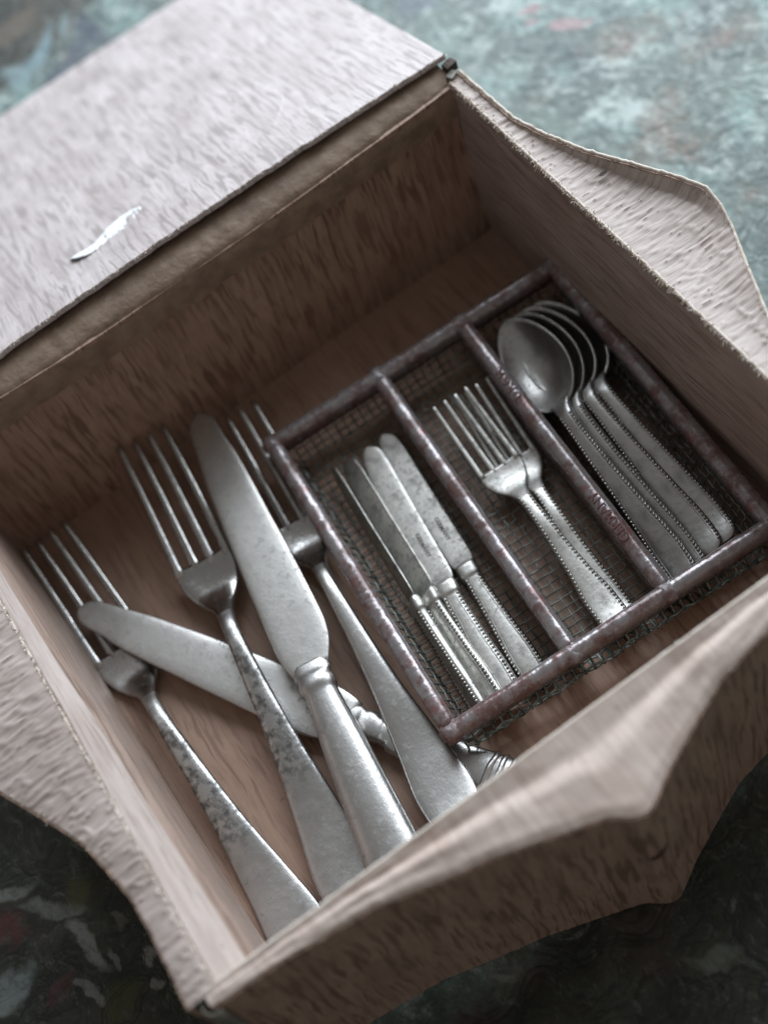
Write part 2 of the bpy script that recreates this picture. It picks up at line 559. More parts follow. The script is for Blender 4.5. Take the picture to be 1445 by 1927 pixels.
# inner walls
sheet('wall_panel', bx(lambda s, t: (s * W, D + 0.9 * nz(s * 5, t * 2, 3) - 1.2 * math.sin(s * math.pi) * t, t * (H - 1.0 - 2.2 * math.sin(s * math.pi)))), 60, 24, 'paper', box, 1.4,
      lambda s, t, p: (s * W + 300, 240 + t * H))
sheet('wall_panel', bx(lambda s, t: (s * W, 0.8 * nz(s * 5, t * 2, 9), t * H)), 60, 20, 'paper', box, 1.4,
      lambda s, t, p: (s * W + 300, 800 + t * H))


def left_wall(s, t):
    # the old card splays outwards at its rim and bellies inwards below it
    f_ = 0.12 + 0.88 * (1 - s) ** 0.8
    u = min(1.0, (1 - t) / (0.13 + 0.09 * (1 - s)))
    x = 9.5 * f_ * (u * u * (3 - 2 * u) * 0.35 + 0.65 * u)
    low = max(0.0, (0.75 - t) / 0.75)
    x *= 1 - 0.55 * low
    return (x + 0.4 * nz(s * 6, t * 2, 5), s * D, t * H)


sheet('wall_panel', bx(left_wall), 60, 60, 'paper_left_shade', box, 1.4, lambda s, t, p: (t * H + 520, s * D))


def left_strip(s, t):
    # added pale strip, painting window light along the left wall's rim
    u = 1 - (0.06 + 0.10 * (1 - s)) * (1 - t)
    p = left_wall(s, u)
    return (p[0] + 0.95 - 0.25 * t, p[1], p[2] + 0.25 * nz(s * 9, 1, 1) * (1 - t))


sheet('rim_light_strip', bx(left_strip), 80, 14, 'paper_ledge', box, 0.5, lambda s, t, p: (t * 14 + 4000, s * D))
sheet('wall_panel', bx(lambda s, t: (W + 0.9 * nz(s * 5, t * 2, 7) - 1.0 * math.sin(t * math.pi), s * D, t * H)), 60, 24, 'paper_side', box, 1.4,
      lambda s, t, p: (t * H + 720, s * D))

def edge_fn(pts):
    xs = [p[0] for p in pts]
    ys = [p[1] for p in pts]
    return lambda v: float(np.interp(v, xs, ys)) + 0.25 * nz(v * 0.35, 3, len(xs))


# ledges: the hollow walls bulge to a point half way along each side
right_w = edge_fn([(-1, 3.0), (15, 4.5), (40, 8.5), (62, 12.5), (80, 20), (95, 26.5), (103, 28.8), (110, 29.3), (118, 26.5), (130, 20.8), (149, 13.0), (165, 8.0), (178, 5.2), (209, 4.4)])
left_w = edge_fn([(-1, 8), (11, 7.3), (24, 7.0), (34, 7.3), (43, 9.1), (54, 11.4), (61, 14.3), (83, 25), (97, 30), (106, 30.5), (114, 29), (130, 21), (150, 13), (178, 6), (209, 4.5)])
front_w = edge_fn([(-3, 4.0), (20, 5.0), (43, 7.5), (67, 13.5), (75, 15.2), (104, 24.5), (109.5, 28.6), (112.5, 29.6), (115, 28.4), (123, 23.8), (135, 18.6), (148, 13.1), (166, 10.2), (190, 6.5), (216, 4)])


def creases(along, t, seed):
    """fibres and creases that run across the ledge"""
    a = nz(along * 0.42, t * 0.9, seed)
    b = nz(along * 0.95, t * 1.6, seed + 4)
    r_ = (1 - abs(a) * 2.4)
    return 0.48 * max(0, r_) ** 5 + 0.16 * b + 0.3 * nz(along * 0.07, t * 0.8, seed + 8)


def right_ledge(s, t):
    y = -1 + s * 210
    w = right_w(y)
    lip = max(0.0, (t - 0.86) / 0.14)
    big = min(1.0, w / 20) * min(1.0, max(0.0, (y - 96) / 14))
    z = H - 1.4 * min(1.0, w / 20) * math.sin(t * math.pi) ** 1 + creases(y, t * w * 0.12, 1.0) * math.sin(min(1, t * 6) * math.pi / 2) + 3.6 * lip * big
    return (W + w * (t if t < 0.86 else 0.86 + (t - 0.86) * 0.9), y, z)


def left_ledge(s, t):
    y = -1 + s * 210
    w = left_w(y)
    z = H - 1.2 * min(1, w / 20) * t * t * 2 + creases(y, t * w * 0.12, 21.0) * math.sin(min(1, t * 6) * math.pi / 2)
    return (-w * t, y, z)


def front_ledge(s, t):
    x = -3 + s * 219
    w = front_w(x)
    big = min(1.0, w / 14)
    dip = big * float(np.interp(t, (0, 0.24, 0.30, 0.46, 0.52, 0.9, 1.0), (0, -1.5, -1.5, 0.0, 0.2, -0.9, -1.8)))
    z = H + dip + (0.18 * creases(x, t * w * 0.1, 41.0) + 0.45 * nz(x * 0.07, t * 2.6, 3) + 0.2 * nz(x * 0.2, t * 5, 6)) * math.sin(min(1, t * 6) * math.pi / 2)
    return (x, -w * t, z)


sheet('ledge', bx(right_ledge), 360, 34, 'paper_ledge', box, 0.9, lambda s, t, p: (s * 210 * 1.0, 1000 + t * right_w(-1 + s * 210)))
sheet('ledge', bx(left_ledge), 360, 30, 'paper_ledge', box, 0.9, lambda s, t, p: (s * 210, 1300 + t * left_w(-1 + s * 210)))
sheet('ledge', bx(front_ledge), 240, 34, 'paper_front', box, 1.1, lambda s, t, p: (s * 219, 1600 + t * 1.0 * front_w(-3 + s * 219)))


# outer panels, from the rim of each ledge down to the table
def outer(edge, base_scale, seed):
    def fn(s, t):
        e = edge(s, 1.0)
        m = Vector((107, 104, 0))
        z = ZT + 0.4 + (e[2] - 0.3 - ZT) * t
        b = Vector((e[0], e[1], 0))
        n_ = 0.9 * nz(s * 7, t * 2, seed)
        k_ = 1 + (base_scale - 1) * (1 - t) + (n_ * math.sin(t * math.pi)) / 110
        q = m + (b - m) * k_
        return (q.x, q.y, z)
    return fn


sheet('outer_panel', bx(outer(right_ledge, 0.985, 1)), 120, 14, 'paper', box, 1.6, lambda s, t, p: (2000 + s * 210, t * 80))
sheet('outer_panel', bx(outer(left_ledge, 0.985, 2)), 120, 14, 'paper', box, 1.6, lambda s, t, p: (2300 + s * 210, t * 80))
sheet('outer_panel', bx(outer(front_ledge, 1.012, 3)), 160, 18, 'paper', box, 1.6, lambda s, t, p: (2600 + s * 219, t * 80))
sheet('outer_panel', bx(lambda s, t: (-4 + s * 223, D + 4.0 + 9 * math.sin(s * math.pi) * (1 - t), ZT + 0.4 + t * (H - 2 - ZT))), 40, 8, 'paper', box, 1.6,
      lambda s, t, p: (2900 + s * 220, t * 80))


# the lid, folded back so that its far edge rests on the table
def lid_pt(s, t):
    x0, x1 = -4 - 6 * t, 219 + 11 * t
    y = 216 + 205 * t
    sag = 0.8 * nz(s * 4, t * 4, 2)
    z = 80.6 - 81.0 * t + sag * math.sin(t * math.pi) + (0.8 * math.sin(s * math.pi) * (1 - t) ** 3)
    return (x0 + (x1 - x0) * s, y + (1.8 * math.sin(s * math.pi) + 0.55 * nz(s * 28, 0, 5) + 0.3 * nz(s * 90, 0, 9)) * (1 - t) ** 6, z)


lid = sheet('lid', bx(lid_pt), 180, 80, 'paper_lid', box, 1.8, lambda s, t, p: (3200 + s * 225, t * 220), offset=0.0)
# torn white scrap stuck on the lid and a crease in its paper


def on_lid(x, y, dz):
    t = (y - 216) / 205
    s_ = (x - (-4 - 6 * t)) / (223 + 17 * t)
    return Vector((x, y, lid_pt(s_, t)[2] + 1.1 + dz)) - BO


sc_pts = [(77.0, 246.0, 1.2), (79.5, 244.9, 2.2), (83, 243.6, 2.4), (87, 244.2, 2.0), (90, 245.6, 2.6), (94, 246.8, 3.6), (98, 247.8, 3.9), (102, 249.0, 3.3), (105, 249.8, 2.2), (107.5, 250.6, 0.8)]
V, F = [], []
NS = 46
xs_ = [p[0] for p in sc_pts]
for i in range(NS + 1):
    x = xs_[0] + (xs_[-1] - xs_[0]) * i / NS
    y = float(np.interp(x, xs_, [p[1] for p in sc_pts]))
    h_ = float(np.interp(x, xs_, [p[2] for p in sc_pts]))
    lift = 1.5 * math.exp(-(i / 11) ** 2)
    for q in (-1, -0.5, 0, 0.5, 1):
        jag = (0.9 * nz(i * 0.9, q * 3, 4) + 0.5 * nz(i * 2.3, q * 5, 7)) * abs(q) * min(1.0, i / 8)
        V.append(on_lid(x - 0.15 * q * h_, y + q * h_ * 1.3 + jag, 0.12 + 0.25 * abs(nz(i * 0.5, q, 2)) + lift * (1 - 0.5 * (q + 1))))
for i in range(NS):
    for q in range(4):
        a = i * 5 + q
        F.append((a, a + 5, a + 6, a + 1))
sc = raw('torn_scrap', V, F, 'scrap', lid)
sc.modifiers.new('thickness', 'SOLIDIFY').thickness = 0.3 * MM
cr = []
V, F = [], []
for i in range(25):
    t = i / 24
    x, y = 175.4 + (152.8 - 175.4) * t + 2.0 * math.sin(t * 3), 266.1 + (233.2 - 266.1) * t
    wd = 0.5 * math.sin(t * math.pi) + 0.05
    for q, dz in ((-1, -0.1), (0, 0.35), (1, -0.1)):
        V.append(on_lid(x + q * wd, y + q * wd * 0.4, dz - 0.1))
for i in range(24):
    for q in range(2):
        a = i * 3 + q
        F.append((a, a + 3, a + 4, a + 1))
raw('crease', V, F, 'paper_lid', lid, True, [(3300 + v[0], v[1]) for v in V])


# hinge band: folded tape between the lid and the back wall, with a ragged lower edge
def hinge(s, t):
    x = -2 + s * 218
    path = [(225.5, 75.4), (219.0, 78.0), (213.0, 77.4), (209.2, 75.8), (207.3, 73.0), (206.9, 69.0), (206.8, 64.5)]
    f_ = t * (len(path) - 1)
    i = min(int(f_), len(path) - 2)
    q = f_ - i
    y = path[i][0] * (1 - q) + path[i + 1][0] * q
    z = path[i][1] * (1 - q) + path[i + 1][1] * q
    rag = (1.2 * nz(x * 0.09, 1, 1) + 0.7 * nz(x * 0.5, 4, 2)) * (t ** 3)
    bow = -1.3 * math.sin(s * math.pi) * min(1, t * 2)
    return (x, y + bow * (1 if t < 0.9 else 0.95) - 0.5 - 0.4 * nz(x * 0.12, t * 3, 8), z + rag * 1.5 - 1.6 * math.sin(s * math.pi) * min(1, t * 1.6) + 0.4 * nz(x * 0.2, t * 4, 6))


sheet('hinge_band', bx(hinge), 150, 16, 'tape', box, 0.7, lambda s, t, p: (s * 218, t * 20))


# frayed paper fibres along the worn folds
def fibres(name, edge_fn, n, spread, length, seed, mat='kraft'):
    rnd = random.Random(seed)
    V, F = [], []
    for _ in range(n):
        s = rnd.random()
        p, d = edge_fn(s)
        p = Vector(p) + Vector((rnd.gauss(0, spread), rnd.gauss(0, spread), rnd.gauss(0, spread * 0.4)))
        dr = (Vector(d) + Vector((rnd.gauss(0, .7), rnd.gauss(0, .7), rnd.gauss(0, .55)))).normalized()
        side = dr.cross(Vector((rnd.gauss(0, 1), rnd.gauss(0, 1), rnd.gauss(0, 1)))).normalized()
        L_ = length * (0.4 + rnd.random())
        wd = 0.10 + 0.12 * rnd.random()
        b = len(V)
        q = p - BO
        V += [q - side * wd, q + side * wd, q + dr * L_ * 0.6 + side * wd * 0.7 + Vector((0, 0, 0.15)), q + dr * L_]
        F += [(b, b + 1, b + 2), (b, b + 2, b + 3)]
    o_ = raw(name, V, F, mat, box, False)
    o_['kind'] = 'stuff'
    return o_


fibres('frayed_fibres', lambda s: ((W - 0.3, s * D, H + 0.5), (-0.8, 0, -0.5)), 1500, 0.45, 1.3, 1)
fibres('frayed_fibres', lambda s: ((0.2, s * D, H + 0.4), (0.6, 0, 0.2)), 1100, 0.35, 0.9, 2)
fibres('frayed_fibres', lambda s: (right_ledge(s, 0.99), (0.3, 0, 0.5)), 1500, 0.4, 0.9, 3)
fibres('frayed_fibres', lambda s: (left_ledge(s, 0.99), (-0.5, 0, 0.1)), 700, 0.35, 0.8, 4)
fibres('frayed_fibres', lambda s: (front_ledge(s, 0.99), (0, -0.5, 0.1)), 500, 0.35, 0.8, 5)
fibres('frayed_fibres', lambda s: (s * W, 0.2, H + 0.3) and ((s * W, 0.2, H + 0.2), (0, 0.6, 0.2)), 250, 0.25, 0.6, 6)


fibres('frayed_fibres', lambda s: (Vector(lid_pt(s, 0.0)) + Vector((0, 0.2, 0.8)), (0, -0.7, -0.1)), 900, 0.25, 0.8, 8)


def rope(name, pts, r, mat, parent, n=8, closed=False):
    """a worn folded edge: a thin bead along a polyline"""
    V, F = [], []
    P = [Vector(p) for p in pts]
    for i, p in enumerate(P):
        d = (P[min(i + 1, len(P) - 1)] - P[max(i - 1, 0)]).normalized()
        a = d.cross(Vector((0, 0, 1)))
        if a.length < 1e-4:
            a = d.cross(Vector((1, 0, 0)))
        a.normalize()
        b = d.cross(a).normalized()
        rr = r(i / (len(P) - 1)) if callable(r) else r
        for q in range(n):
            t = 2 * math.pi * q / n
            V.append(p + a * rr * math.cos(t) + b * rr * math.sin(t))
    for i in range(len(P) - 1):
        for q in range(n):
            x, y = i * n + q, i * n + (q + 1) % n
            F.append((x, y, y + n, x + n))
    return raw(name, V, F, mat, parent)


rag_r = lambda k_: (lambda s: 0.55 + 0.12 * nz(s * 60, k_, 0) + 0.15 * nz(s * 25, k_, 3))
rope('folded_edge', [Vector((W - 0.1 + 0.35 * nz(i * 0.4, 0, 1), i * D / 200, H + 0.1)) - BO for i in range(201)], rag_r(1), 'kraft', box)
rope('folded_edge', [Vector((0.1 + 0.3 * nz(i * 0.4, 0, 2), i * D / 200, H - 0.1)) - BO for i in range(201)], rag_r(2), 'kraft', box)
rope('folded_edge', [Vector(right_ledge(i / 240, 1.0)) + Vector((0.25, 0, 0.2)) - BO for i in range(241)], lambda s: 0.55 + 0.15 * nz(s * 70, 7, 0), 'kraft', box)
rope('folded_edge', [Vector(front_ledge(i / 240, 0.0)) + Vector((0, 0.2, 0)) - BO for i in range(241)], lambda s: 0.6 + 0.15 * nz(s * 60, 9, 0), 'kraft', box)

# dark blocks painting shade in card ends, a nail hole and a red scuff
def rough_block(name, size, at, mat, rz=0.0, seed=0):
    bm = bmesh.new()
    bmesh.ops.create_cube(bm, size=1.0)
    bmesh.ops.subdivide_edges(bm, edges=bm.edges[:], cuts=3, use_grid_fill=True)
    for v in bm.verts:
        v.co = Vector((v.co.x * size[0], v.co.y * size[1], v.co.z * size[2]))
        v.co += v.normal * 0.25 * nz(v.co.x * 1.3 + seed, v.co.y * 1.3, v.co.z * 1.3)
        v.co = (Matrix.Rotation(R(rz), 3, 'Z') @ v.co + Vector(at) - BO) * MM
    m_ = bpy.data.meshes.new(name)
    bm.to_mesh(m_)
    bm.free()
    return link(name, m_, mat, box, False)


rough_block('cavity_shade_block', (4.2, 3.2, 3.4), (218.6, 213.6, 78.0), 'cavity', 10, 1)
rough_block('corner_tab', (3.6, 2.6, 1.8), (216.9, 209.8, 77.6), 'tab', 25, 2)


def curl(cx, cy, cz, r0, h_, a0, a1, name):
    V, F = [], []
    for i in range(17):
        a = R(a0 + (a1 - a0) * i / 16)
        rr = r0 * (1 - 0.25 * i / 16)
        for z in (0, 0.5, 1):
            V.append(Vector((cx + rr * math.cos(a), cy + rr * math.sin(a), cz - h_ * z)) - BO)
    for i in range(16):
        for q in range(2):
            a = i * 3 + q
            F.append((a, a + 3, a + 4, a + 1))
    o_ = raw(name, V, F, 'tab', box)
    o_.modifiers.new('thickness', 'SOLIDIFY').thickness = 0.8 * MM
    return o_


curl(-2.4, -3.2, 76.0, 3.0, 62, 0, 300, 'corner_tab')
rough_block('cavity_shade_block', (5.2, 3.8, 66), (-3.0, -3.2, 38.0), 'cavity', 45, 5)
V, F = [], []
for i in range(14):
    a = i / 14 * 2 * math.pi
    V.append(Vector((226.6 + 1.5 * math.cos(a) * (1 + 0.3 * nz(i, 2)), 138.8 + 0.75 * math.sin(a), 78.15)) - BO)
F = [tuple(range(14))]
raw('nail_hole', V, F, 'cavity', box, False)
V, F = [], []
for i in range(9):
    t = i / 8
    x = 108.2 + 7.0 * t
    e = outer(front_ledge, 1.012, 3)((x + 3) / 219, (44 + 3.5 * t) / 81)
    for q in (-1, 1):
        V.append(Vector((x, e[1] - 1.05, e[2] + q * (1.7 * math.sin(t * math.pi) + .2) + 1.8 * abs(t - .4))) - BO)
for i in range(8):
    F.append((2 * i, 2 * i + 1, 2 * i + 3, 2 * i + 2))
raw('red_scuff', V, F, 'redmark', box, False)

# ================================================================== the wire tray
TW, TD, TH = 117.1, 127.6, 18.3
tray = empty('wire_tray', (88.3, 44.2, 0.9), 'small mesh cutlery tray with brown rim, three compartments, inside the box', 'tray')
tray.rotation_euler = (R(0.5), R(-1.9), -0.0747)
RW = 3.0          # half width of the rim channel


def bar(name, a, b, seed, hw=RW, top=TH, depth=8.6, n_seg=60, parent=tray):
    """an inverted channel of pressed metal with a rounded top"""
    a, b = Vector(a), Vector(b)
    L_ = (b - a).length
    d = (b - a) / L_
    sd = Vector((d.y, -d.x, 0))
    prof = []
    for i in range(13):
        t = math.pi * i / 12
        prof.append((math.cos(t), math.sin(t)))
    V, F, U = [], [], []
    cols = [(-1.0, -depth)] + [(-math.cos(math.pi * i / 12), 'arc%d' % i) for i in range(13)] + [(1.0, -depth)]
    for i in range(n_seg + 1):
        s = i / n_seg
        p = a + d * (s * L_)
        wv = 1 + 0.05 * nz(s * L_ * 0.22, seed, 1) + 0.035 * nz(s * L_ * 0.7, seed, 5)
        lift = 0.28 * nz(s * L_ * 0.08, seed, 9)
        for j, (cx, cz) in enumerate(cols):
            if isinstance(cz, str):
                z = top - hw * 0.85 + hw * 0.85 * math.sin(math.pi * int(cz[3:]) / 12) + lift
            else:
                z = top + cz
            q = p + sd * (cx * hw * wv)
            V.append((q.x, q.y, z - 0.9))
            U.append((s * L_ + seed * 37, j * 1.4))
    m_ = len(cols)
    for i in range(n_seg):
        for j in range(m_ - 1):
            k_ = i * m_ + j
            F.append((k_, k_ + 1, k_ + m_ + 1, k_ + m_))
        k_ = i * m_
        F.append((k_ + m_ - 1, k_, k_ + m_, k_ + 2 * m_ - 1))
    F.append(tuple(range(m_))[::-1])
    F.append(tuple(range(n_seg * m_, n_seg * m_ + m_)))
    return raw(name, V, F, 'rim', parent, True, U)


d1, d2 = 44.0, 78.9
bar('rim_bar', (-RW, 0, 0), (TW + RW, 0, 0), 1, top=TH + 0.15, depth=5.6)
bar('rim_bar', (-RW, TD, 0), (TW + RW, TD, 0), 2, top=TH + 0.15, depth=7.0)
bar('rim_bar', (0, RW - 1.6, 0), (0, TD - RW + 1.6, 0), 3)
bar('rim_bar', (TW, RW - 1.6, 0), (TW, TD - RW + 1.6, 0), 4)
bar('divider', (d1, RW - 1.6, 0), (d1, TD - RW + 1.6, 0), 5, hw=2.85, top=TH - 0.1, depth=15.5)
divider2 = bar('divider', (d2, RW - 1.6, 0), (d2, TD - RW + 1.6, 0), 6, hw=2.85, top=TH - 0.1, depth=15.5)


# solder lumps where bars meet
def weld(x, y):
    bm = bmesh.new()
    bmesh.ops.create_icosphere(bm, subdivisions=3, radius=1)
    for v in bm.verts:
        kx = 1 + 0.15 * nz(v.co.x * 2 + x, v.co.y * 2, v.co.z * 2)
        v.co = Vector((x + v.co.x * 3.9 * kx, y + v.co.y * 3.9 * kx, TH - 2.9 + v.co.z * 2.25 * kx)) * MM
    m_ = bpy.data.meshes.new('solder_joint')
    bm.to_mesh(m_)
    bm.free()
    uvl = m_.uv_layers.new(name='UVMap')
    return link('solder_joint', m_, 'rim', tray)


for x_, y_ in ((0, 0), (d1, 0), (d2, 0), (TW, 0), (0, TD), (d1, TD), (d2, TD), (TW, TD)):
    weld(x_, y_)


def woven(name, origin, eu, ev, nu, nv, cell, r=0.30, bend=None):
    """woven wire cloth: nu x nv wires that pass over and under each other"""
    V, F = [], []
    o_, eu, ev = Vector(origin), Vector(eu), Vector(ev)
    nrm = eu.cross(ev).normalized()
    ns = 5

    def wire(p0, d, side, n, par, jit):
        base = len(V)
        for i in range(n * 2 + 1):
            f_ = i / 2
            amp = r * 0.85 * math.cos(math.pi * f_ + math.pi * par)
            p = p0 + d * (f_ * cell) + nrm * amp + side * (jit * nz(f_ * 0.15, par + p0.x, p0.y))
            if bend:
                p = bend(p)
            for q in range(ns):
                a = 2 * math.pi * q / ns
                V.append(p + side * r * math.cos(a) + nrm * r * math.sin(a))
        for i in range(n * 2):
            for q in range(ns):
                a, b = base + i * ns + q, base + i * ns + (q + 1) % ns
                F.append((a, b, b + ns, a + ns))
    for i in range(nu + 1):
        wire(o_ + eu * (i * cell), ev, eu, nv, i % 2, 0.25)
    for j in range(nv + 1):
        wire(o_ + ev * (j * cell), eu, ev, nu, (j + 1) % 2, 0.25)
    o2 = raw(name, V, F, 'wire', tray, True)
    o2['kind'] = 'stuff'
    return o2


cell = 3.25
IN = 5.5
nu_, nv_ = int((TW - 2 * IN) / cell), int((TD - 8) / cell)
cu, cv = (TW - 2 * IN) / nu_, (TD - 8) / nv_


def sag(p):
    return Vector((p.x, p.y, p.z + 0.5 * nz(p.x * 0.06, p.y * 0.06, 1)))


woven('wire_mesh_base', (IN, 4, 1.1), (1, 0, 0), (0, cv / cu, 0), nu_, nv_, cu, r=0.25, bend=sag)
sl = Vector((-(IN - 0.3), 0, 11.0))
woven('wire_mesh_side', (IN, 4, 1.1), (0, 1, 0), sl.normalized(), nv_, 4, cv)
sr = Vector(((IN - 0.3), 0, 11.0))
woven('wire_mesh_side', (TW - IN, 4, 1.1), (0, 1, 0), sr.normalized(), nv_, 4, cv)
woven('wire_mesh_side', (IN, TD - 4, 1.1), (1, 0, 0), Vector((0, 3.6, 11)).normalized(), nu_, 4, cu)
# the front side bulges out below its rim


def bulge(p):
    t = (p.z - 1.1) / 10
    return Vector((p.x, p.y - 4.6 * math.sin(min(1, max(0, t)) * math.pi) ** 0.8 + 0.5 * nz(p.x * .1, p.z * .3, 2), p.z + 0.3 * nz(p.x * .12, 3, 2)))


woven('wire_mesh_side', (IN - 4, 1.0, 0.9), (1, 0, 0), (0, -0.14, 0.99), nu_ + 2, 4, cu, r=0.42, bend=bulge)


# raised lettering on the right-hand divider, read from the front towards the back
text_mesh('embossed_lettering', 'rim1', 'rim_text', divider2, (d2 - 0.55, 31.5, TH - 1.08), (0, 1, 0), (-1, 0, -0.12))
text_mesh('embossed_lettering', 'rim2', 'rim_text', divider2, (d2 - 0.3, 94.5, TH - 1.02), (0, 1, 0), (-1, 0, -0.12))

# ================================================================== cutlery


def beads(name, xf, zf, y0, y1, parent, mat, r=0.52, step=1.25, inset=0.75, sides=(-1, 1)):
    """a row of pearl beading along each edge of a handle"""
    out = []
    for sd in sides:
        V, F = [], []
        y = y0
        while y < y1:
            x = sd * (xf(y) - inset)
            z = zf(y)
            b = len(V)
            for i in range(1, 4):
                a = math.pi * i / 4
                for q in range(6):
                    t = 2 * math.pi * q / 6
                    V.append((x + r * math.sin(a) * math.cos(t), y + r * math.sin(a) * math.sin(t), z + r * 1.1 * math.cos(a)))
            V += [(x, y, z + r * 1.1), (x, y, z - r * 1.1)]
            for i in range(2):
                for q in range(6):
                    a1, a2 = b + i * 6 + q, b + i * 6 + (q + 1) % 6
                    F.append((a1, a1 + 6, a2 + 6, a2))
            for q in range(6):
                F.append((b + q, b + (q + 1) % 6, b + 18))
                F.append((b + 12 + (q + 1) % 6, b + 12 + q, b + 19))
            y += step
        o_ = raw(name, V, F, mat, parent)
        o_['kind'] = 'stuff'
        out.append(o_)
    return out


def ridge(name, xf, zf, y0, y1, parent, mat, inset, r=0.22, sides=(-1, 1)):
    for sd in sides:
        rope(name, [(sd * (xf(y0 + (y1 - y0) * i / 50) - inset), y0 + (y1 - y0) * i / 50, zf(y0 + (y1 - y0) * i / 50)) for i in range(51)], r, mat, parent, 5)


def make_fork(label, L, mats, small=False, group=None):
    hm, dm = mats
    t = empty('dinner_fork' if not small else 'dessert_fork', (0, 0, 0), label, 'fork', group)
    g = L / 200.0
    S_ = 1.0 if not small else 1.0
    if not small:
        hw = table_fn([(0, 0.6), (1.5, 3.6), (5, 6.6), (12, 9.4), (22, 10.2), (40, 8.2), (65, 5.3), (92, 3.6), (110, 2.9), (118, 2.85), (124, 3.8), (129, 6.6), (134, 9.2), (140, 10.8), (147, 11.1)])
        ht = table_fn([(0, 0.5), (4, 0.95), (40, 1.2), (80, 1.9), (112, 2.5), (122, 2.5), (132, 1.6), (140, 1.1), (147, 1.05)])
        zc = table_fn([(0, 3.2), (20, 1.6), (35, 2.0), (60, 5.0), (90, 8.6), (106, 9.8), (115, 8.8), (122, 5.8), (129, 2.9), (135, 2.0), (141, 2.3), (147, 3.2), (162, 6.0), (180, 10.0), (200, 15.5)])
        root, tipx, rootx, tw, n_t = 146.0, 8.9, 9.5, (1.65, 1.05), 4
    else:
        hw = table_fn([(0, 2), (3, 8.0), (10, 9.8), (25, 10.0), (50, 7.2), (80, 5.2), (103, 4.5), (110, 5.0), (117, 6.2), (123, 9.6), (129, 13.0), (135, 14.8), (142, 15.2)])
        ht = table_fn([(0, 0.6), (4, 1.2), (60, 1.9), (110, 2.6), (120, 2.2), (135, 1.5), (142, 1.4)])
        zc = table_fn([(0, 4.0), (20, 2.2), (60, 6.0), (95, 11.0), (106, 11.0), (114, 8.2), (122, 4.4), (129, 3.0), (135, 3.2), (142, 4.2), (160, 7.2), (180, 11.0), (200, 16.0)])
        root, tipx, rootx, tw, n_t = 141.0, 12.2, 13.0, (2.2, 1.4), 4

    def ring(y, e=2.6):
        kc = 0.0
        if y > 120:
            kc = 0.010 * min(1, (y - 120) / 20) / (1 if not small else 1.3)
        return (0, y * g, zc(y) * g, hw(y) * g, ht(y) * g, e, kc / g)
    neck = 121.0 if not small else 112.0
    ys = [0, 0.5, 1.5, 3, 5, 8, 12] + list(np.linspace(16, neck, 46))
    loft('handle', [ring(y) for y in ys], hm, t, 24, (True, False))
    ys = list(np.linspace(neck - 0.01, root + 1, 24))
    loft('head', [ring(y) for y in ys], dm, t, 24, (False, True), (False, True))
    for q in range(n_t):
        f_ = q / (n_t - 1) * 2 - 1
        rg = []
        for y in list(np.linspace(root - 1.5, 199, 22)) + [199.6, 200]:
            u = (y - root) / (200 - root)
            x = f_ * (rootx + (tipx - rootx) * u)
            w_ = tw[0] + (tw[1] - tw[0]) * max(0, u)
            if y < root + 3:
                w_ += 0.35 * (root + 3 - y) / 4
            th = 1.15 - 0.35 * u
            if y > 199:
                w_ *= 0.6 if y < 199.8 else 0.15
                th *= 0.6 if y < 199.8 else 0.15
            kc = 0.010 * (1 if not small else 1 / 1.3) * max(0, 1 - u * 0.4)
            rg.append((x * g, y * g, (zc(y) + kc * x * x) * g, w_ * g, th * g * (1 if not small else 1.3), 2.4, 0))
        loft('tine', rg, dm if q % 2 else hm, t, 10)
    if small:
        xf = lambda y: hw(y / g) * g
        zf = lambda y: (zc(y / g) + ht(y / g)) * g - 0.25
        beads('beaded_edge', xf, zf, 8 * g, 110 * g, t, hm, 0.6, 1.45, 0.8)
        ridge('handle_groove', xf, zf, 10 * g, 108 * g, t, 'steel_dull', 1.6, 0.16)
    return t


